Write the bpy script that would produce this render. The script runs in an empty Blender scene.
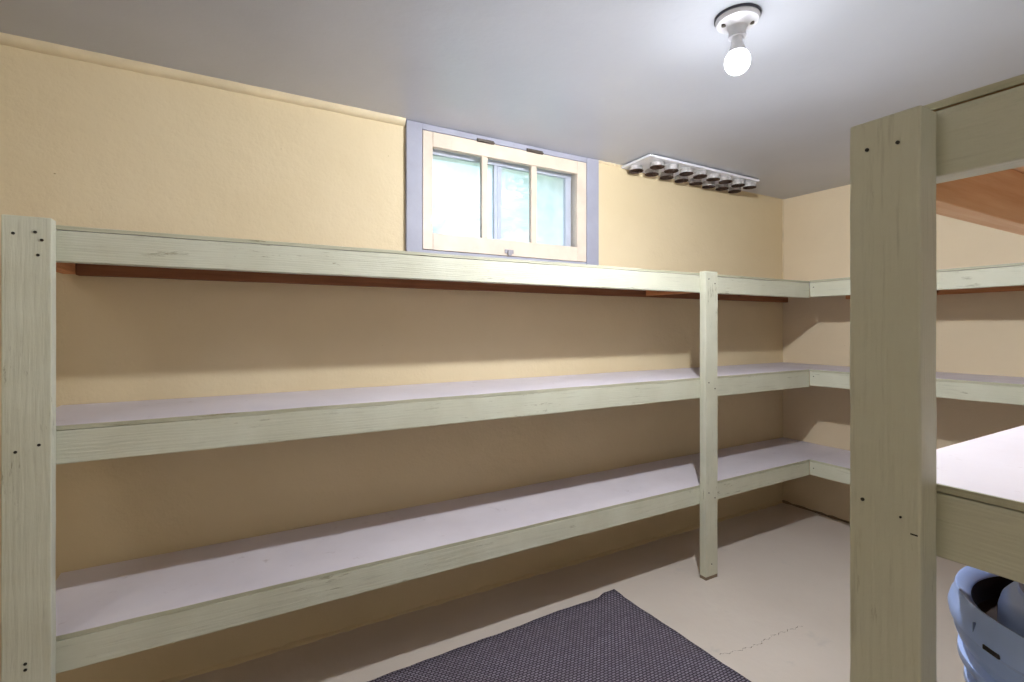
import bpy, bmesh, math, random
from mathutils import Vector, Matrix
random.seed(7)
S = bpy.context.scene
COL = S.collection

# ------------------------------------------------------------------ camera
TH, F, CX, CY, EYE = 0.5187, 497.42, 513.4, 325.6, 1.2
cd = bpy.data.cameras.new('camera'); cam = bpy.data.objects.new('camera', cd); COL.objects.link(cam)
cam.location = (0, 0, EYE); cam.rotation_euler = (math.pi/2, 0, -TH)
cd.sensor_fit = 'HORIZONTAL'; cd.sensor_width = 36; cd.lens = F/1024*36
cd.shift_x = -(CX-512)/1024; cd.shift_y = (CY-341)/1024
cd.clip_start = 0.02; cd.clip_end = 200
S.camera = cam
# ------------------------------------------------------------------ view
vs = S.view_settings
vs.view_transform = 'Standard'; vs.look = 'None'; vs.gamma = 1; vs.use_curve_mapping = False
vs.exposure = 0.0

BULB_W = 19
BULB_DOWN, BULB_UP, BULB_SOFT = 12, 6, .0      # globe brightness straight down and on its upper side
def lin(r, g, b):
    f = lambda c: c/12.92 if c <= .04045 else ((c+.055)/1.055)**2.4
    return (f(r/255), f(g/255), f(b/255), 1)

# ------------------------------------------------------------------ world: pale blue sky with thin cloud
W = bpy.data.worlds.new('sky'); S.world = W; W.use_nodes = True
nt = W.node_tree; nt.nodes.clear()
wo = nt.nodes.new('ShaderNodeOutputWorld'); bg = nt.nodes.new('ShaderNodeBackground')
tc = nt.nodes.new('ShaderNodeTexCoord'); nz = nt.nodes.new('ShaderNodeTexNoise'); cr = nt.nodes.new('ShaderNodeValToRGB')
nz.inputs['Scale'].default_value = 5; nz.inputs['Detail'].default_value = 5
cr.color_ramp.elements[0].position = .38; cr.color_ramp.elements[0].color = (.42, .70, 1.0, 1)
cr.color_ramp.elements[1].position = .62; cr.color_ramp.elements[1].color = (.86, .95, 1.08, 1)
nt.links.new(tc.outputs['Generated'], nz.inputs['Vector']); nt.links.new(nz.outputs['Fac'], cr.inputs['Fac'])
nt.links.new(cr.outputs['Color'], bg.inputs['Color']); bg.inputs['Strength'].default_value = 4.0
nt.links.new(bg.outputs[0], wo.inputs[0])

# ------------------------------------------------------------------ soft fill light added out of view behind the camera
al = bpy.data.lights.new('rear_fill_light', 'AREA'); al.shape = 'RECTANGLE'; al.size = 1.0; al.size_y = 1.9
al.energy = 6; al.color = (1.0, .95, .88)
ao = bpy.data.objects.new('rear_fill_light', al); COL.objects.link(ao)
ao.location = (.2, -1.9, 1.05); ao.rotation_euler = (math.radians(90), 0, math.radians(0))

# added point fill without a fixture, brightens the left side
pl_ = bpy.data.lights.new('added_left_fill', 'POINT'); pl_.energy = 4.2; pl_.shadow_soft_size = .12; pl_.color = (.98, .98, 1.0)
po = bpy.data.objects.new('added_left_fill', pl_); COL.objects.link(po); po.location = (-1.0, .6, 1.9)

# ------------------------------------------------------------------ mesh helpers
def obj(name, bm, mat, parent=None, smooth=False, bevel=0):
    me = bpy.data.meshes.new(name)
    bmesh.ops.recalc_face_normals(bm, faces=bm.faces)
    bm.to_mesh(me); bm.free()
    me.materials.append(mat)
    if smooth:
        for p in me.polygons: p.use_smooth = True
        try: me.set_sharp_from_angle(angle=math.radians(40))
        except Exception: pass
    o = bpy.data.objects.new(name, me); COL.objects.link(o)
    if parent is not None:
        o.parent = parent; o.matrix_parent_inverse = Matrix.Translation(-Vector(parent.location))
    if bevel:
        m = o.modifiers.new('bevel', 'BEVEL'); m.width = bevel; m.segments = 2; m.limit_method = 'ANGLE'
    return o
def thing(name, loc, label=None, cat=None, group=None, kind=None):
    o = bpy.data.objects.new(name, None); COL.objects.link(o); o.location = loc
    o.empty_display_size = .1
    if label: o['label'] = label
    if cat: o['category'] = cat
    if group: o['group'] = group
    if kind: o['kind'] = kind
    return o
def tag(o, label, cat):
    o['label'] = label; o['category'] = cat; return o
def struct(name, bm, mat, **k):
    o = obj(name, bm, mat, **k); o['kind'] = 'structure'; return o
def box(bm, x0, x1, y0, y1, z0, z1):
    v = [bm.verts.new(p) for p in ((x0,y0,z0),(x1,y0,z0),(x1,y1,z0),(x0,y1,z0),(x0,y0,z1),(x1,y0,z1),(x1,y1,z1),(x0,y1,z1))]
    for f in ((3,2,1,0),(4,5,6,7),(0,1,5,4),(1,2,6,5),(2,3,7,6),(3,0,4,7)): bm.faces.new([v[i] for i in f])
    return bm
def bx(*a): return box(bmesh.new(), *a)
def plank(axis, a0, a1, c0, c1, zb, zt, n=14, wob=.0006):
    """board along axis; zb(t), zt(t) give its lower and upper height; a little hand-sawn waviness"""
    bm = bmesh.new(); rings = []
    for i in range(n+1):
        t = a0+(a1-a0)*i/n; w = random.uniform(-wob, wob); w2 = random.uniform(-wob, wob); w3 = random.uniform(-wob, wob)
        q = [(c0+w, zb(t)+w2), (c1+w, zb(t)+w2), (c1+w, zt(t)+w3), (c0+w, zt(t)+w3)]
        rings.append([bm.verts.new((t, c, z) if axis == 'x' else (c, t, z)) for c, z in q])
    for i in range(n):
        for k in range(4): bm.faces.new([rings[i][k], rings[i+1][k], rings[i+1][(k+1)%4], rings[i][(k+1)%4]])
    bm.faces.new(rings[0]); bm.faces.new(rings[-1][::-1])
    return bm
def post_bm(x0, x1, y0, y1, z0, z1, n=16, wob=.0006):
    bm = bmesh.new(); rings = []
    for i in range(n+1):
        z = z0+(z1-z0)*i/n; a, b = random.uniform(-wob, wob), random.uniform(-wob, wob)
        rings.append([bm.verts.new((x+a, y+b, z)) for x, y in ((x0,y0),(x1,y0),(x1,y1),(x0,y1))])
    for i in range(n):
        for k in range(4): bm.faces.new([rings[i][k], rings[i][(k+1)%4], rings[i+1][(k+1)%4], rings[i+1][k]])
    bm.faces.new(rings[0][::-1]); bm.faces.new(rings[-1])
    return bm
def lathe(bm, prof, n=48, M=Matrix()):
    rings = []
    for r, z in prof:
        if r < 1e-6: rings.append([bm.verts.new(M @ Vector((0, 0, z)))])
        else: rings.append([bm.verts.new(M @ Vector((r*math.cos(2*math.pi*k/n), r*math.sin(2*math.pi*k/n), z))) for k in range(n)])
    for a, b in zip(rings, rings[1:]):
        for k in range(n):
            l = (k+1) % n
            if len(a) == 1 and len(b) == 1: continue
            if len(a) == 1: bm.faces.new([a[0], b[k], b[l]])
            elif len(b) == 1: bm.faces.new([a[k], a[l], b[0]])
            else: bm.faces.new([a[k], a[l], b[l], b[k]])
    return bm
def T(x, y, z): return Matrix.Translation((x, y, z))

# ------------------------------------------------------------------ materials
def mat_base(name, rough=.6, spec=.4):
    m = bpy.data.materials.new(name); m.use_nodes = True
    b = m.node_tree.nodes['Principled BSDF']; b.inputs['Roughness'].default_value = rough
    b.inputs['Specular IOR Level'].default_value = spec
    return m, m.node_tree, b
def noise(nt, vec, scale, detail=4, rough=.55):
    n = nt.nodes.new('ShaderNodeTexNoise'); n.inputs['Scale'].default_value = scale
    n.inputs['Detail'].default_value = detail; n.inputs['Roughness'].default_value = rough
    nt.links.new(vec, n.inputs['Vector']); return n.outputs['Fac']
def coords(nt, scale=(1, 1, 1)):
    g = nt.nodes.new('ShaderNodeNewGeometry'); m = nt.nodes.new('ShaderNodeMapping')
    m.inputs['Scale'].default_value = scale; nt.links.new(g.outputs['Position'], m.inputs['Vector'])
    return m.outputs['Vector']
def ramp(nt, fac, p0, c0, p1, c1):
    r = nt.nodes.new('ShaderNodeValToRGB'); e = r.color_ramp.elements
    e[0].position = p0; e[0].color = c0; e[1].position = p1; e[1].color = c1
    nt.links.new(fac, r.inputs['Fac']); return r.outputs['Color']
def mix(nt, fac, a, b, mode='MIX'):
    m = nt.nodes.new('ShaderNodeMix'); m.data_type = 'RGBA'; m.blend_type = mode
    if isinstance(fac, float): m.inputs['Factor'].default_value = fac
    else: nt.links.new(fac, m.inputs['Factor'])
    for s, v in (('A', a), ('B', b)):
        i = [q for q in m.inputs if q.name == s and q.type == 'RGBA'][0]
        if isinstance(v, tuple): i.default_value = v
        else: nt.links.new(v, i)
    return [q for q in m.outputs if q.type == 'RGBA'][0]
def bump(nt, b, h, strength, dist=.002, prev=None):
    n = nt.nodes.new('ShaderNodeBump'); n.inputs['Strength'].default_value = strength; n.inputs['Distance'].default_value = dist
    nt.links.new(h, n.inputs['Height'])
    if prev is not None: nt.links.new(prev, n.inputs['Normal'])
    nt.links.new(n.outputs['Normal'], b.inputs['Normal']); return n.outputs['Normal']
WHT, BLK = (1, 1, 1, 1), (0, 0, 0, 1)

def plaster(name, col, col2, rough=.55, bs=.45):
    m, nt, b = mat_base(name, rough, .35)
    v = coords(nt)
    big = ramp(nt, noise(nt, v, 1.6, 5), .35, col2, .65, col)
    spots = ramp(nt, noise(nt, v, 38, 2), .79, BLK, .82, WHT)
    c = mix(nt, spots, big, lin(150, 128, 92))
    m2 = nt.nodes.new('ShaderNodeMath'); m2.operation = 'MULTIPLY'; m2.inputs[1].default_value = .0
    nt.links.new(c, b.inputs['Base Color'])
    p = bump(nt, b, noise(nt, v, 9, 6, .6), bs, .012)
    bump(nt, b, noise(nt, v, 90, 3), bs*.7, .0025, p)
    return m
M_wall = plaster('cream_wall_paint', lin(222, 205, 170), lin(215, 197, 160))
M_wall_end = plaster('cream_end_wall_paint', lin(225, 208, 178), lin(219, 201, 170))

def ceiling_mat():
    m, nt, b = mat_base('grey_gloss_ceiling_paint', .34, .55)
    v = coords(nt)
    c = ramp(nt, noise(nt, v, 1.2, 5), .35, lin(177, 180, 188), .7, lin(187, 190, 198))
    nt.links.new(c, b.inputs['Base Color'])
    p = bump(nt, b, noise(nt, v, 3.5, 4), .3, .012)
    bump(nt, b, noise(nt, v, 70, 3), .25, .0015, p)
    return m
M_ceil = ceiling_mat()

def floor_mat():
    m, nt, b = mat_base('beige_painted_concrete', .42, .4)
    v = coords(nt)
    c = ramp(nt, noise(nt, v, 1.3, 6, .6), .3, lin(214, 202, 190), .7, lin(223, 212, 201))
    d = noise(nt, v, 6, 8, .7)
    c = mix(nt, ramp(nt, d, .60, BLK, .72, WHT), c, lin(208, 199, 190))
    nt.links.new(c, b.inputs['Base Color'])
    p = bump(nt, b, noise(nt, v, 7, 7, .65), .35, .01)
    bump(nt, b, noise(nt, v, 60, 4), .2, .002, p)
    return m
M_floor = floor_mat()

def wood_paint(name, axis, c0, c1, rough=.5, grain=.6):
    m, nt, b = mat_base(name, rough, .35)
    sc = {'x': (2.2, 40, 40), 'y': (40, 2.2, 40), 'z': (40, 40, 2.2)}[axis]
    sk = {'x': (.5, 8, 8), 'y': (8, .5, 8), 'z': (8, 8, .5)}[axis]
    v = coords(nt, sc); v1 = coords(nt); vk = coords(nt, sk)
    c = ramp(nt, noise(nt, v1, 5, 5), .35, c0, .65, c1)
    g = noise(nt, v, 3.0, 5, .65)
    c = mix(nt, ramp(nt, g, .26, WHT, .42, BLK), c, tuple(q*.86 for q in c0[:3])+(1,))
    # chips and knots that lost their paint
    vs_ = coords(nt, {'x': (9, 70, 70), 'y': (70, 9, 70), 'z': (70, 70, 9)}[axis])
    ch = mix(nt, 1.0, ramp(nt, noise(nt, vs_, 1, 6, .7), .60, BLK, .64, WHT), ramp(nt, noise(nt, v1, 4, 3), .50, BLK, .62, (.75, .75, .75, 1)), 'MULTIPLY')
    c = mix(nt, ch, c, lin(128, 120, 90))
    nt.links.new(c, b.inputs['Base Color'])
    w = nt.nodes.new('ShaderNodeTexWave'); w.wave_type = 'RINGS'; w.rings_direction = axis.upper()
    w.inputs['Scale'].default_value = 9; w.inputs['Distortion'].default_value = 6; w.inputs['Detail'].default_value = 3
    nt.links.new(vk, w.inputs['Vector'])
    p = bump(nt, b, g, grain, .0018)
    p = bump(nt, b, w.outputs['Fac'], grain*.35, .0012, p)
    bump(nt, b, noise(nt, v1, 30, 6, .7), .3, .002, p)
    return m
G0, G1 = lin(200, 199, 179), lin(209, 209, 191)
PX, PY, PZ = (wood_paint('pale_green_paint_'+a, a, G0, G1) for a in 'xyz')
EX, EY = (wood_paint('pale_green_edge_'+a, a, lin(176, 174, 150), lin(190, 188, 165), .6, 1.0) for a in 'xy')
def raw_wood(name, axis, c0, c1):
    m, nt, b = mat_base(name, .7, .25)
    sc = {'x': (1.5, 28, 28), 'y': (28, 1.5, 28), 'z': (28, 28, 1.5)}[axis]
    v = coords(nt, sc)
    g = noise(nt, v, 2.4, 6, .6)
    c = ramp(nt, g, .3, c0, .7, c1)
    v1 = coords(nt, {'x': (.6, 1, 1), 'y': (1, .6, 1), 'z': (1, 1, .6)}[axis])
    vo = nt.nodes.new('ShaderNodeTexVoronoi'); vo.inputs['Scale'].default_value = 8; nt.links.new(v1, vo.inputs['Vector'])
    c = mix(nt, ramp(nt, vo.outputs['Distance'], .06, WHT, .13, BLK), c, lin(110, 62, 32))
    nt.links.new(c, b.inputs['Base Color']); bump(nt, b, g, .4, .001)
    return m
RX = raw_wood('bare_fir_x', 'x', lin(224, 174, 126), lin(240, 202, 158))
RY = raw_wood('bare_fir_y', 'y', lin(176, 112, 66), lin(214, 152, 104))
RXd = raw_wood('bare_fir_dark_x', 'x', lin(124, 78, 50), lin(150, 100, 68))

def board_mat():
    m, nt, b = mat_base('white_painted_plywood', .5, .35)
    v = coords(nt)
    c = ramp(nt, noise(nt, v, 2.5, 6), .35, lin(216, 209, 216), .7, lin(229, 223, 230))
    c = mix(nt, ramp(nt, noise(nt, v, 14, 8, .72), .62, BLK, .74, WHT), c, lin(190, 178, 182))
    nt.links.new(c, b.inputs['Base Color'])
    bump(nt, b, noise(nt, v, 25, 7, .65), .35, .002)
    return m
M_board = board_mat()

def plain(name, col, rough=.5, metal=0, spec=.4, nscale=0, ncol=None, bs=0):
    m, nt, b = mat_base(name, rough, spec); b.inputs['Metallic'].default_value = metal
    v = coords(nt)
    c2 = ncol or tuple(q*.88 for q in col[:3])+(1,)
    nt.links.new(ramp(nt, noise(nt, v, nscale or 12, 5), .35, c2, .65, col), b.inputs['Base Color'])
    if bs: bump(nt, b, noise(nt, v, 60, 4), bs, .002)
    return m
M_trim = plain('cream_trim_paint', lin(222, 206, 172), .45, bs=.3)
M_casing = plain('lavender_grey_casing_paint', lin(158, 159, 173), .5, nscale=6, bs=.2)
M_sash = plain('off_white_sash_paint', lin(216, 200, 182), .45, bs=.2)
M_alu = plain('grey_aluminium', lin(196, 200, 216), .45, .0)
M_white = plain('white_porcelain', lin(226, 227, 234), .25, spec=.6)
M_ring = plain('dark_gasket', lin(70, 72, 84), .6)
M_hinge = plain('tarnished_hinge', lin(92, 84, 76), .45, .6)
M_latch = plain('grey_latch', lin(160, 156, 162), .4, .5)
M_dark = plain('dark_nail', lin(45, 40, 34), .7)
M_stain = plain('bare_post_foot', lin(134, 116, 96), .8, nscale=60)
M_lid = plain('galvanised_lid', lin(204, 200, 200), .4, .25, nscale=40, ncol=lin(150, 150, 146))
M_lidin = plain('lid_inside', lin(112, 96, 84), .6, .2, nscale=50, ncol=lin(82, 66, 58))
M_lidrim = plain('dark_lid_rim', lin(92, 66, 54), .7, .2, nscale=90, ncol=lin(55, 42, 38))  # dark mottled brown for the lid rims
M_blue = plain('light_blue_plastic', lin(168, 190, 240), .3, spec=.5, nscale=8, ncol=lin(158, 182, 234))
M_blue2 = plain('darker_blue_plastic', lin(112, 128, 176), .35, spec=.5)
M_brown = plain('dark_brown_plastic', lin(38, 24, 20), .6)
M_crackf = plain('floor_crack', lin(140, 122, 106), .8)
M_crack = plain('ceiling_crack', lin(92, 90, 94), .8)

def rug_mat():
    m, nt, b = mat_base('woven_purple_grey_rug', .95, .1)
    v = coords(nt)
    br = nt.nodes.new('ShaderNodeTexBrick'); br.inputs['Scale'].default_value = 1
    br.inputs['Brick Width'].default_value = .017; br.inputs['Row Height'].default_value = .010
    br.inputs['Mortar Size'].default_value = .0028; br.inputs['Mortar Smooth'].default_value = .6
    br.inputs['Color1'].default_value = lin(166, 158, 172); br.inputs['Color2'].default_value = lin(142, 134, 149)
    br.inputs['Mortar'].default_value = lin(60, 55, 64)
    nt.links.new(v, br.inputs['Vector'])
    c = mix(nt, ramp(nt, noise(nt, v, 6, 3), .3, BLK, .8, (.4, .4, .4, 1)), br.outputs['Color'], lin(104, 97, 104))
    nt.links.new(c, b.inputs['Base Color'])
    inv = nt.nodes.new('ShaderNodeMath'); inv.operation = 'SUBTRACT'; inv.inputs[0].default_value = 1
    nt.links.new(br.outputs['Fac'], inv.inputs[1]); bump(nt, b, inv.outputs[0], .8, .004)
    return m
M_rug = rug_mat()

def pane_mat(name, haze, col):
    m = bpy.data.materials.new(name); m.use_nodes = True; nt = m.node_tree; nt.nodes.clear()
    o = nt.nodes.new('ShaderNodeOutputMaterial'); t = nt.nodes.new('ShaderNodeBsdfTransparent')
    g = nt.nodes.new('ShaderNodeBsdfGlossy'); g.inputs['Roughness'].default_value = .03
    d = nt.nodes.new('ShaderNodeBsdfTranslucent'); d.inputs['Color'].default_value = col
    v = coords(nt); f = ramp(nt, noise(nt, v, 9, 6), .35, (haze*.8,)*3+(1,), .7, (min(1, haze*1.25),)*3+(1,))
    m1 = nt.nodes.new('ShaderNodeMixShader'); nt.links.new(f, m1.inputs[0]); nt.links.new(t.outputs[0], m1.inputs[1]); nt.links.new(d.outputs[0], m1.inputs[2])
    fr = nt.nodes.new('ShaderNodeFresnel'); fr.inputs['IOR'].default_value = 1.35
    m2 = nt.nodes.new('ShaderNodeMixShader'); nt.links.new(fr.outputs[0], m2.inputs[0]); nt.links.new(m1.outputs[0], m2.inputs[1]); nt.links.new(g.outputs[0], m2.inputs[2])
    nt.links.new(m2.outputs[0], o.inputs[0]); return m
M_pane = pane_mat('clear_pane', .06, (.95, .97, 1, 1))
M_hazy = pane_mat('washed_out_outer_pane', .55, (.95, .97, 1, 1))  # translucent haze stands in for the overexposed, washed-out view outside

def bulb_mat():
    m = bpy.data.materials.new('glowing_bulb'); m.use_nodes = True; nt = m.node_tree; nt.nodes.clear()
    o = nt.nodes.new('ShaderNodeOutputMaterial'); e = nt.nodes.new('ShaderNodeEmission')
    e.inputs['Color'].default_value = (.93, .95, 1.0, 1)
    g = nt.nodes.new('ShaderNodeNewGeometry'); s = nt.nodes.new('ShaderNodeSeparateXYZ'); nt.links.new(g.outputs['Normal'], s.inputs[0])
    # LED globe: strongest towards the floor, weak on the side facing the ceiling
    def mth(op, x, y):
        q = nt.nodes.new('ShaderNodeMath'); q.operation = op
        for i, v in enumerate((x, y)):
            if isinstance(v, (int, float)): q.inputs[i].default_value = v
            else: nt.links.new(v, q.inputs[i])
        return q.outputs[0]
    dn = mth('MAXIMUM', mth('DIVIDE', mth('SUBTRACT', BULB_SOFT, s.outputs['Z']), 1+BULB_SOFT), 0)
    nt.links.new(mth('ADD', mth('MULTIPLY', mth('POWER', dn, 1.3), BULB_DOWN), BULB_UP), e.inputs['Strength'])
    tr = nt.nodes.new('ShaderNodeBsdfTransparent'); ad = nt.nodes.new('ShaderNodeAddShader')   # thin frosted shell lets the lamp's light out
    nt.links.new(e.outputs[0], ad.inputs[0]); nt.links.new(tr.outputs[0], ad.inputs[1])
    nt.links.new(ad.outputs[0], o.inputs[0]); return m
M_bulb = bulb_mat()

# ------------------------------------------------------------------ room shell
XL, XE, YF, YW, ZC = -1.3, 3.273, -1.5, 2.032, 2.058
WX0, WX1, WZ0, WZ1 = .75, 1.535, 1.565, 2.0
struct('floor', bx(XL-.1, XE+.1, YF-.1, YW+.1, -.1, 0), M_floor)
struct('ceiling', bx(XL-.1, XE+.1, YF-.1, YW+.25, ZC, ZC+.12), M_ceil)
bm = bmesh.new()
box(bm, XL-.1, WX0, YW, YW+.2, 0, ZC); box(bm, WX1, XE+.1, YW, YW+.2, 0, ZC)
box(bm, WX0, WX1, YW, YW+.2, 0, WZ0); box(bm, WX0, WX1, YW, YW+.2, WZ1, ZC)
struct('wall_back', bm, M_wall)
struct('wall_right', bx(XE, XE+.1, YF-.1, YW, 0, ZC), M_wall_end)
struct('wall_left', bx(XL-.1, XL, YF-.1, YW, 0, ZC), M_wall)
bm = bmesh.new()      # wall behind the camera, its opening placed for the fill light
box(bm, XL, -.35, YF-.1, YF, 0, ZC); box(bm, .75, XE, YF-.1, YF, 0, ZC); box(bm, -.35, .75, YF-.1, YF, 2.03, ZC)
struct('wall_front', bm, M_wall)
# unseen box added behind the opening to keep sky light out
bm = bmesh.new(); HY = YF-1.6
box(bm, -.9, 1.3, HY-.1, HY, 0, ZC); box(bm, -.9, -.8, HY, YF-.1, 0, ZC); box(bm, 1.2, 1.3, HY, YF-.1, 0, ZC)
struct('wall_light_block', bm, M_wall)
struct('floor_light_block', bx(-.9, 1.3, HY-.1, YF-.1, -.1, 0), M_floor); struct('ceiling_light_block', bx(-.9, 1.3, HY-.1, YF-.1, ZC, ZC+.12), M_ceil)
# quarter-round under the ceiling left of the window, broken remains to the right of it
def quarter(x0, x1, r, n=20, wob=.0012):
    bm = bmesh.new(); rings = []
    for i in range(n+1):
        x = x0+(x1-x0)*i/n; w = random.uniform(-wob, wob)
        pts = [(YW, ZC)]+[(YW-(r+w)*math.cos(a), ZC-(r+w)*math.sin(a)) for a in [math.pi/2*k/5 for k in range(6)]]
        rings.append([bm.verts.new((x, y, z)) for y, z in pts])
    for a, b in zip(rings, rings[1:]):
        for k in range(7): bm.faces.new([a[k], b[k], b[(k+1)%7], a[(k+1)%7]])
    bm.faces.new(rings[0]); bm.faces.new(rings[-1][::-1]); return bm
struct('trim_1', quarter(XL, .634, .026, 40), M_trim, smooth=True)
struct('trim_2', quarter(1.664, 1.83, .009, 14, .004), M_trim, smooth=True)
struct('trim_3', quarter(2.74, XE, .005, 10, .002), M_trim, smooth=True)
struct('trim_4', bx(XE-.008, XE, YW-.008, YW, 1.46, ZC-.004), M_trim, bevel=.002)
# rough footing where walls meet the floor
def footing(axis, a0, a1, n):
    bm = bmesh.new(); rings = []
    for i in range(n+1):
        t = a0+(a1-a0)*i/n; r = random.uniform(.006, .014)
        pts = [(0, 0), (-r*1.4, 0), (-r, r*.5), (0, r*1.1)]
        rings.append([bm.verts.new((t, YW+p, z) if axis == 'x' else (XE+p, t, z)) for p, z in pts])
    for a, b in zip(rings, rings[1:]):
        for k in range(4): bm.faces.new([a[k], b[k], b[(k+1)%4], a[(k+1)%4]])
    return bm
struct('baseboard_back', footing('x', XL, XE, 150), M_wall)
struct('baseboard_right', footing('y', YF, YW, 110), M_stain)

CK = [(1.552, 1.201), (1.64, 1.182), (1.721, 1.169), (1.822, 1.174), (1.899, 1.166), (1.986, 1.154)]
bm = bmesh.new(); pv = None   # hairline crack in the floor paint
for i in range(61):
    t_ = i/60*5; k = min(4, int(t_)); f_ = t_-k
    x = CK[k][0]*(1-f_)+CK[k+1][0]*f_; y = CK[k][1]*(1-f_)+CK[k+1][1]*f_+.004*math.sin(i*.9)+.003*math.sin(i*2.3)
    w = .0009*(1+.7*math.sin(i*1.7)); q = [bm.verts.new((x, y-w, .0006)), bm.verts.new((x, y+w, .0006))]
    if pv and i % 13 != 9: bm.faces.new([pv[0], q[0], q[1], pv[1]])
    pv = q
struct('trim_5', bm, M_crackf)
# ------------------------------------------------------------------ window
win = thing('window_1', (1.15, YW, 1.51), kind='structure')
CF = YW-.017
bm = bmesh.new()
box(bm, .639, .708, CF, YW, 1.505, ZC-.001); box(bm, 1.582, 1.659, CF, YW, 1.505, ZC-.001)
box(bm, .708, 1.582, CF+.003, YW, 2.031, ZC-.001); box(bm, .708, 1.582, CF+.003, YW, 1.505, 1.522)
o = obj('window_frame', bm, M_casing, win, bevel=.002); o['label'] = 'lavender grey window frame'
SF = CF+.002
bm = bmesh.new()
box(bm, .710, .755, SF, SF+.03, 1.524, 2.029); box(bm, 1.523, 1.580, SF, SF+.03, 1.524, 2.029)
box(bm, .755, 1.523, SF, SF+.03, 1.524, 1.596); box(bm, .755, 1.523, SF, SF+.03, 1.966, 2.029)
o = obj('sash', bm, M_sash, win, bevel=.002); o['label'] = 'off white sash with three panes'
for x0, x1 in ((.99, 1.019), (1.252, 1.283)):
    obj('muntin', bx(x0, x1, SF+.003, SF+.027, 1.596, 1.966), M_sash, win, bevel=.002)
for x0, x1 in ((.755, .99), (1.019, 1.252), (1.283, 1.523)):
    obj('window_pane', bx(x0, x1, SF+.016, SF+.019, 1.596, 1.966), M_pane, win)
bm = bmesh.new()       # reveal lining
box(bm, WX0-.002, WX0+.006, SF+.032, YW+.2, WZ0, WZ1); box(bm, WX1-.002, WX1+.008, SF+.032, YW+.2, WZ0, WZ1)
box(bm, WX0, WX1, SF+.032, YW+.2, WZ0-.004, WZ0+.008); box(bm, WX0, WX1, SF+.032, YW+.2, WZ1-.012, WZ1+.004)
obj('reveal_lining', bm, M_sash, win)
OY = YW+.05
bm = bmesh.new()
box(bm, WX0, WX1, OY, OY+.03, 1.957, WZ1-.01); box(bm, WX0, WX1, OY, OY+.03, WZ0, 1.592)
box(bm, WX0, .775, OY, OY+.03, WZ0, 1.957); box(bm, 1.497, 1.530, OY, OY+.03, WZ0, 1.957)
o = obj('outer_frame', bm, M_alu, win, bevel=.0015); o['label'] = 'grey metal outer slider frame'
bm = bmesh.new(); box(bm, 1.082, 1.098, OY-.004, OY+.02, 1.592, 1.957); box(bm, 1.103, 1.126, OY+.004, OY+.028, 1.592, 1.957)
obj('meeting_stile', bm, M_alu, win, bevel=.001)
obj('outer_pane', bx(.775, 1.09, OY+.012, OY+.015, 1.592, 1.957), M_hazy, win)
obj('outer_pane', bx(1.10, 1.497, OY+.018, OY+.021, 1.592, 1.957), M_hazy, win)
for x0, x1 in ((.962, 1.047), (1.222, 1.312)):
    h = obj('hinge', bx(x0, x1, CF-.004, CF+.001, 2.024, 2.040), M_hinge, win, bevel=.001)
    bm = bmesh.new(); bmesh.ops.create_cone(bm, cap_ends=True, segments=14, radius1=.0045, radius2=.0045, depth=x1-x0,
        matrix=T((x0+x1)/2, CF-.006, 2.029) @ Matrix.Rotation(math.pi/2, 4, 'Y'))
    obj('hinge_pin', bm, M_hinge, h, smooth=True)
bm = bmesh.new(); box(bm, 1.105, 1.15, SF-.006, SF, 1.535, 1.552); box(bm, 1.118, 1.136, SF-.014, SF-.005, 1.524, 1.549)
o = obj('latch', bm, M_latch, win, bevel=.001)

# ------------------------------------------------------------------ outside: ground and trees
M_grass = plain('lawn', lin(120, 150, 70), .9, nscale=3)
struct('ground', bx(-15, 25, YW+.22, 40, 1.2, 1.42), M_grass)
M_leaf = plain('green_leaves', lin(170, 190, 166), .6, nscale=2, ncol=lin(140, 164, 140))
M_bark = plain('bark', lin(104, 84, 66), .9, nscale=20)
def tree(x, y, zc, rx, rz, n, label, seed):
    R = random.Random(seed)
    t = thing('tree', (x, y, 1.42), label, 'tree')
    bm = bmesh.new(); lathe(bm, [(.0, 1.42), (.16, 1.42), (.12, 2.2), (.09, zc), (.02, zc+rz*.7), (0, zc+rz*.75)], 10, T(x, y, 0))
    for k in range(9):
        a = R.uniform(0, 6.28); L = R.uniform(.5, .9)*rx
        d = Vector((math.cos(a)*L, math.sin(a)*L, R.uniform(.1, .8)*rz)); p = Vector((x, y, zc-rz*R.uniform(.1, .7)))
        q = d.to_track_quat('Z', 'Y').to_matrix().to_4x4()
        bmesh.ops.create_cone(bm, cap_ends=True, segments=6, radius1=.05, radius2=.012, depth=d.length, matrix=T(*(p+d/2)) @ q)
    obj('trunk', bm, M_bark, t, smooth=True)
    bm = bmesh.new()
    cl = [Vector((R.gauss(0, .42)*rx, R.gauss(0, .42)*rx, R.gauss(0, .42)*rz)) for _ in range(34)]
    for i in range(n):
        c = R.choice(cl)+Vector((R.gauss(0, .16)*rx, R.gauss(0, .16)*rx, R.gauss(0, .16)*rz))
        c += Vector((x, y, zc)); c.z = max(c.z, 1.6)
        u = Vector((R.gauss(0, 1), R.gauss(0, 1), R.gauss(0, 1))).normalized(); w = u.orthogonal().normalized(); s = R.uniform(.05, .1)
        bm.faces.new([bm.verts.new(c+u*s), bm.verts.new(c+w*s*.45), bm.verts.new(c-u*s), bm.verts.new(c-w*s*.45)])
    obj('foliage', bm, M_leaf, t)
tree(6.6, 9.2, 3.9, 1.5, 1.3, 9000, 'leafy tree seen pale through the right-hand window panes', 3)
tree(4.6, 14.5, 3.9, 1.1, 1.0, 4500, 'smaller leafy tree low beyond the left window pane', 5)

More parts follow.
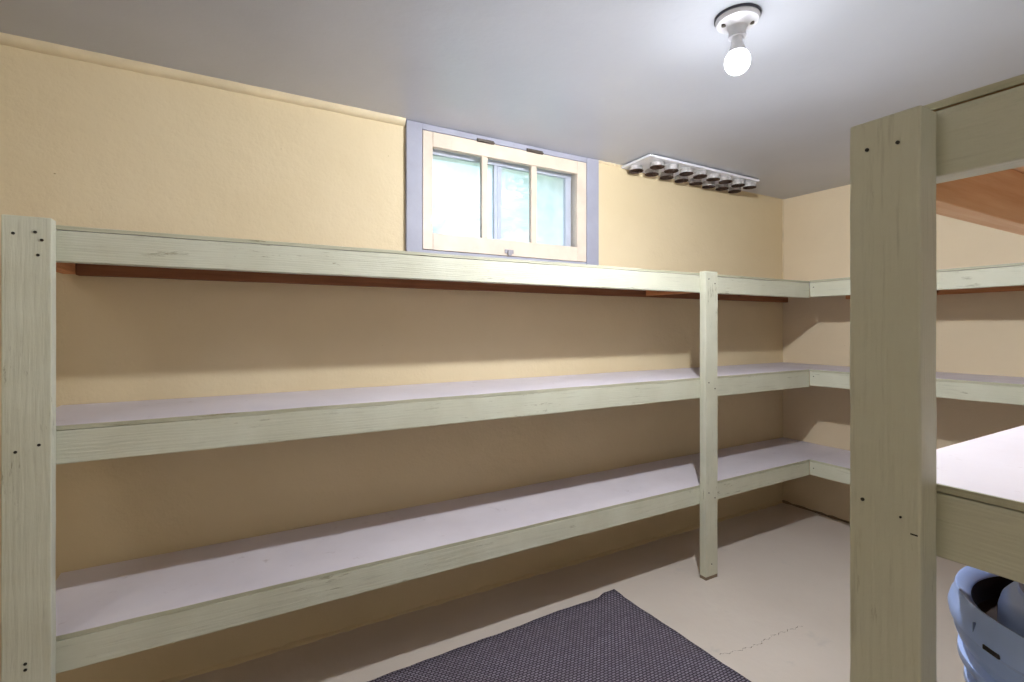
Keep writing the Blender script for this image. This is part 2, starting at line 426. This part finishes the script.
# ------------------------------------------------------------------ shelving
def nail(x, y, z, axis, parent, r=.0035):
    bm = bmesh.new(); q = Matrix.Rotation(math.pi/2, 4, 'X' if axis == 'y' else 'Y')
    bmesh.ops.create_cone(bm, cap_ends=True, segments=10, radius1=r, radius2=r, depth=.0016, matrix=T(x, y, z) @ q)
    obj('nail_head', bm, M_dark, parent)
YP, YR = 1.5817, 1.6188         # face of posts, face of long rails
RT = .038
A = {'top': ((1.4481, .0015), (1.3583, .0001)), 'mid': ((.9530, -.0006), (.8570, -.0015)), 'low': ((.4359, .0015), (.3448, .0024))}
B = {'top': ((1.4689, -.0083), (1.3742, -.0078)), 'mid': ((.9597, -.0050), (.8763, -.0100)), 'low': ((.4417, -.0007), (.3598, -.0033))}
def ln(c, off=0): return lambda t: c[0]+c[1]*t+off
PLY = .011
unit = thing('built_in_shelves', (1.2, 1.8, 0), 'long pale green three-tier plank shelves built along the window wall', 'shelves')
for k in ('top', 'mid', 'low'):
    t, b = A[k]
    r = obj('front_rail', plank('x', -.4525, 2.8605, YR, YR+RT, ln(b), ln(t, -PLY-.0015), 30), PX, unit, bevel=.0022)
    obj('shelf_board', plank('x', -.4525, XE-.002, YR+.003, YW-.002, ln(t, -PLY), ln(t), 30, .0004), M_board, unit, bevel=.001)
    o = obj('board_edge', plank('x', -.4525, 2.8605, YR+.0005, YR+.0029, ln(t, -PLY), ln(t, -.0006), 40, .0006), EX, unit)
    o['label'] = 'worn greenish plywood edge'
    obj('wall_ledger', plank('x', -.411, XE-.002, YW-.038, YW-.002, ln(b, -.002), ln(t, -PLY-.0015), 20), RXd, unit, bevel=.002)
    obj('cross_joist', bx(-.450, -.412, YR+RT+.001, YW-.002, b[0]+.002, t[0]-PLY-.002), RY, unit, bevel=.002)
    obj('cross_joist', bx(1.966, 2.004, YR+RT+.001, YW-.040, b[0]+.004, t[0]-PLY-.002), RY, unit, bevel=.002)
pl = obj('post', post_bm(-.458, -.3698, YP, YR-.0005, 0, 1.4574), PZ, unit, bevel=.0025)
pm = obj('post', post_bm(1.945, 2.0282, YP, YR-.0005, .014, 1.4574), PZ, unit, bevel=.0025)
o = obj('post_foot', bx(1.946, 2.0272, YP+.0008, YR-.001, 0, .0142), M_stain, pm); o['label'] = 'bare worn foot where the paint is gone'
for px_, pz in ((-.437, 1.415), (-.399, 1.421), (-.387, 1.403), (-.394, 1.367), (-.392, .917), (-.433, .905), (-.416, .406), (-.416, .392)):
    nail(px_, YP-.0008, pz, 'y', pl)
for px_, pz in ((1.965, 1.42), (2.008, 1.40), (1.965, .93), (2.008, .90), (1.965, .41), (2.008, .38), (1.985, .07)):
    nail(px_, YP-.0008, pz, 'y', pm, .003)
# return shelves on the end wall
XF = 2.8605
unit2 = thing('built_in_shelves', (3.05, .6, 0), 'pale green three-tier plank shelves on the end wall beyond the corner', 'shelves')
YB = -.75
for k in ('top', 'mid', 'low'):
    t, b = B[k]
    obj('front_rail', plank('y', YB, YR-.0006, XF, XF+RT, ln(b), ln(t, -PLY-.0015), 24), PY, unit2, bevel=.0022)
    obj('shelf_board', plank('y', YB, YR+.0015, XF+.003, XE-.002, ln(t, -PLY), ln(t), 24, .0004), M_board, unit2, bevel=.001)
    o = obj('board_edge', plank('y', YB, YR-.0006, XF+.0005, XF+.0029, ln(t, -PLY), ln(t, -.0006), 30, .0006), EY, unit2)
    o['label'] = 'worn greenish plywood edge'
    obj('wall_ledger', plank('y', YB, YR-.002, XE-.038, XE-.002, ln(b, -.002), ln(t, -PLY-.0015), 16), RY, unit2, bevel=.002)
    obj('cross_joist', bx(XF+RT+.001, XE-.039, YB, YB+.038, b[0]+.008, t[0]-PLY-.002), RX, unit2, bevel=.002)
    nail(XF-.0008, YR-.022, (b[0]+t[0])/2-.005, 'x', unit2, .003)
pe = obj('post', post_bm(XF-.038, XF-.0005, YB, YB+.083, 0, 1.465), PZ, unit2, bevel=.0025)
# near rack
NX0, NX1, NY0, NY1 = .6975, .7407, .2674, .3444
C_ = {'top': ((1.4600, 0), (1.3795, 0)), 'mid': ((.9985, 0), (.9215, 0)), 'low': ((.4459, 0), (.3648, 0))}
rack = thing('storage_rack', (1.1, -.25, 0), 'closest greenish plank rack with thick post at right, holding the blue bucket', 'shelves')
XB = 1.56
for k in ('top', 'mid', 'low'):
    t, b = C_[k]; top = t[0]+PLY
    obj('front_rail', plank('y', -1.0, NY1-.001, NX1+.0005, NX1+RT, ln(b), ln(t), 20), PY, rack, bevel=.0025)
    obj('back_rail', plank('y', -1.0, NY1-.001, XB-RT, XB, ln(b), ln(t), 20), RY, rack, bevel=.0025)
    bm = bx(NX1+.003, XB, -1.0, NY1-.0015, t[0]+.0035, top)
    o = obj('board_underside', bx(NX1+.0035, XB-.001, -.999, NY1-.002, t[0]+.0015, t[0]+.0036), RX, rack); o['label'] = 'bare wood underside'
    obj('shelf_board', bm, M_board if k != 'top' else PY, rack, bevel=.0008)
    o = obj('board_edge', plank('y', -1.0, NY1-.001, NX1+.0003, NX1+.0029, ln((t[0]+.0015, 0)), ln((top-.0004, 0)), 24, .0005), EY, rack)
    o['label'] = 'worn greenish plywood edge'
    obj('cross_joist', bx(NX1+RT+.001, XB-RT-.001, NY1-.039, NY1-.001, b[0]-.008, t[0]), RX, rack, bevel=.002)
    obj('cross_joist', bx(NX1+RT+.001, XB-RT-.001, -.35, -.312, b[0], t[0]), RX, rack, bevel=.002)
pn = obj('post', post_bm(NX0, NX1, NY0, NY1, 0, 1.4575, 40), PZ, rack, bevel=.0028)
obj('post', post_bm(NX0, NX1, -1.0, -.917, 0, 1.4575), PZ, rack, bevel=.0028)
obj('post', post_bm(XB, XB+.043, NY0, NY1, 0, 1.4575), PZ, rack, bevel=.0028)
obj('post', post_bm(XB, XB+.043, -1.0, -.917, 0, 1.4575), PZ, rack, bevel=.0028)
for y, z in ((.323, 1.421), (.290, 1.420), (.328, .980), (.287, .971)):
    nail(NX0-.0008, y, z, 'x', pn, .0022 if z != .971 else .0014)
obj('gouge', bx(NX0-.0007, NX0+.002, NY0+.0025, NY0+.010, .9535, .9555), M_dark, pn, bevel=.0005)

# ------------------------------------------------------------------ bulb fixture on the ceiling
BX, BY = 1.226, .892
fx = thing('ceiling_bulb_holder', (BX, BY, ZC), 'white round porcelain lamp holder with lit bare bulb on the grey ceiling', 'ceiling light')
bm = lathe(bmesh.new(), [(0, ZC-.0005), (.060, ZC-.0005), (.060, ZC-.006), (0, ZC-.006)], 48, T(BX, BY, 0))
obj('mounting_ring', bm, M_ring, fx, smooth=True)
bm = lathe(bmesh.new(), [(0, ZC-.006), (.057, ZC-.006), (.058, ZC-.010), (.054, ZC-.018), (.036, ZC-.024), (.026, ZC-.030), (.023, ZC-.040), (.0225, ZC-.052), (.0235, ZC-.0525), (.0235, ZC-.058), (.018, ZC-.058), (0, ZC-.057)], 48, T(BX, BY, 0))
obj('lamp_holder', bm, M_white, fx, smooth=True)
for sx, sy in ((-.033, .019), (.023, -.029)):
    bm = bmesh.new(); bmesh.ops.create_cone(bm, cap_ends=True, segments=14, radius1=.006, radius2=.006, depth=.006, matrix=T(BX+sx, BY+sy, ZC-.0235))
    obj('screw', bm, M_hinge, fx, smooth=True)
ZB = ZC-.105
bm = lathe(bmesh.new(), [(0, ZC-.0575), (.0145, ZC-.0575), (.0155, ZC-.072), (.019, ZC-.085), (.024, ZC-.100)], 40, T(BX, BY, 0))
b0 = obj('bulb_collar', bm, M_white, fx, smooth=True)
pr = [(.024, ZC-.100)]
R0 = .0335; zc0 = ZC-.125
for k in range(1, 15):
    a = math.radians(50-(140)*k/14); pr.append((max(0, R0*math.cos(a)), zc0+R0*math.sin(a)))
bm = lathe(bmesh.new(), pr, 40, T(BX, BY, 0))
bl = obj('bulb', bm, M_bulb, fx, smooth=True); bl['label'] = 'glowing white bulb'

# the light the bulb gives: mostly downwards and sideways, a little up past its collar
VA = [0, 30, 60, 80, 90, 97, 101, 105, 110, 116, 130, 150, 180]
CD = [1, 1, 1, 1, 1, .98, .62, .33, .18, .11, .06, .05, .05]
txt = bpy.data.texts.new('bulb_photometry')
txt.write('IESNA:LM-63-1995\n[TEST] bulb\nTILT=NONE\n1 -1 1 %d 1 1 2 0 0 0\n1 1 10\n%s\n0\n%s\n' % (len(VA), ' '.join(map(str, VA)), ' '.join('%g' % (c*50) for c in CD)))
l = bpy.data.lights.new('bulb_light', 'POINT'); l.energy = BULB_W; l.shadow_soft_size = .024; l.color = (.93, .96, 1.0)
l.use_nodes = True; lt = l.node_tree; em = lt.nodes['Emission']; ie = lt.nodes.new('ShaderNodeTexIES')
ie.mode = 'INTERNAL'; ie.ies = txt; ie.inputs['Strength'].default_value = 1
lt.links.new(ie.outputs['Fac'], em.inputs['Strength'])
lo = bpy.data.objects.new('bulb_light', l); COL.objects.link(lo); lo.location = (BX, BY, zc0)
# ------------------------------------------------------------------ board with jar lids under the ceiling
jb = thing('jar_lid_board', (2.27, 1.92, ZC), 'white ceiling board beside the window with two rows of round jar lids', 'jar lid rack')
bm = bmesh.new()
v = [bm.verts.new(p) for p in ((1.822, 2.026, ZC-.005), (1.812, 1.806, ZC-.005), (2.69, 1.812, ZC-.004), (2.79, 2.026, ZC-.004))]
w = [bm.verts.new(p.co-Vector((0, 0, .012))) for p in v]
bm.faces.new(v); bm.faces.new(w[::-1])
for i in range(4): bm.faces.new([v[i], w[i], w[(i+1)%4], v[(i+1)%4]])
obj('board', bm, M_white, jb, bevel=.0015)
def lid(x, y, dz, tilt):
    z = ZC-.013; M = T(x, y, z) @ Matrix.Rotation(tilt, 4, 'X')
    r, h = .036, .031+dz
    bm = lathe(bmesh.new(), [(0, -.0002), (r-.002, -.0002), (r, -.003), (r, -h+.004)], 28, M)
    o = obj('jar_lid', bm, M_lid, jb, smooth=True)
    obj('rim', lathe(bmesh.new(), [(r, -h+.004), (r+.0012, -h+.002), (r, -h), (r-.002, -h), (r-.0025, -h+.004)], 28, M), M_lidrim, o, smooth=True)
    obj('lid_lining', lathe(bmesh.new(), [(r-.0025, -h+.004), (r-.003, -.004), (0, -.0035)], 28, M), M_lidin, o, smooth=True)
for k in range(8):
    lid(1.915+.108*k+random.uniform(-.004, .004), 1.862, random.uniform(-.002, .003), random.uniform(-.05, .05))
for k in range(8):
    lid(1.868+.115*k+random.uniform(-.004, .004), 1.965, random.uniform(-.002, .003), random.uniform(-.05, .05))

# ------------------------------------------------------------------ rug
bm = bmesh.new(); nx, ny = 60, 44; g = []
def edge(s): return .0016*math.sin(s*11)+.0012*math.sin(s*33+1)
for j in range(ny+1):
    row = []
    for i in range(nx+1):
        u, v_ = i/nx, j/ny
        y1 = 1.666+.042*min(1, u*1.15)+edge(u*3); x1 = 1.500+.03*(1-v_)**1*1.0+edge(v_*2+5)
        x = -.35+(x1+.35)*u; y = .35+(y1-.35)*v_
        z = .006+.0012*math.sin(u*23+v_*5)*math.sin(v_*17)
        if u > .965 and v_ > .96: z += .006; y += .008
        row.append(bm.verts.new((x, y, z)))
    g.append(row)
for j in range(ny):
    for i in range(nx): bm.faces.new([g[j][i], g[j][i+1], g[j+1][i+1], g[j+1][i]])
rg = obj('rug', bm, M_rug, None, smooth=True)
so = rg.modifiers.new('thick', 'SOLIDIFY'); so.thickness = .005; so.offset = -1
tag(rg, 'flat woven dark purple-grey rug lying on the beige concrete floor', 'rug')

# ------------------------------------------------------------------ blue bucket on the lowest board of the near rack
KX, KY, KZ = .975, .150, .4575
bk = thing('bucket', (KX, KY, KZ), 'light blue ribbed plastic bucket with domed middle, under the near rack', 'bucket')
M = T(KX, KY, KZ)
H = .3725
prof = [(0, 0), (.132, 0), (.136, .004), (.148, .20), (.150, .232), (.158, .236), (.161, .241), (.1605, .249), (.153, .254), (.153, .266), (.1635, .270), (.168, .276), (.1675, .286), (.159, .291),
        (.160, .304), (.1695, .308), (.172, .316), (.169, .3235), (.170, .327), (.177, .333), (.1785, .343), (.1755, .354), (.1715, .361), (.1712, H-.004), (.1695, H), (.1665, H-.001), (.1545, H-.012), (.153, H-.015)]
bm = lathe(bmesh.new(), prof, 96, M)
body = obj('bucket_body', bm, M_blue, bk, smooth=True)
obj('recess', lathe(bmesh.new(), [(.153, H-.015), (.150, H-.045), (.126, H-.047)], 96, M), M_brown, bk, smooth=True)['label'] = 'dark brown ring-shaped recess'
dm = obj('dome', lathe(bmesh.new(), [(.126, H-.047), (.1255, H-.022), (.122, H-.008), (.114, H+.003), (.106, H+.008), (.1045, H+.013), (.100, H+.013), (.098, H+.007), (0, H+.005)], 72, M), M_blue, bk, smooth=True)
for k in range(12):
    bm = bmesh.new(); a = 2*math.pi*k/12+.3
    q = M @ Matrix.Rotation(a, 4, 'Z') @ T(.080, 0, H+.0072)
    bmesh.ops.create_cube(bm, size=1, matrix=q @ Matrix.Diagonal((.026, .012, .003, 1)))
    obj('slot', bm, M_brown, dm)
def on_rim(a, r, z, sx, sy, sz, name, mat):
    q = M @ Matrix.Rotation(math.radians(a), 4, 'Z') @ T(r, 0, z)
    bm = bmesh.new(); bmesh.ops.create_cube(bm, size=1, matrix=q @ Matrix.Diagonal((sx, sy, sz, 1)))
    return obj(name, bm, mat, body, bevel=.001)
on_rim(139.5, .1765, .350, .0035, .0015, .014, 'slit', M_blue2)
on_rim(148.5, .1762, .3365, .006, .022, .006, 'handle_slot', M_brown)
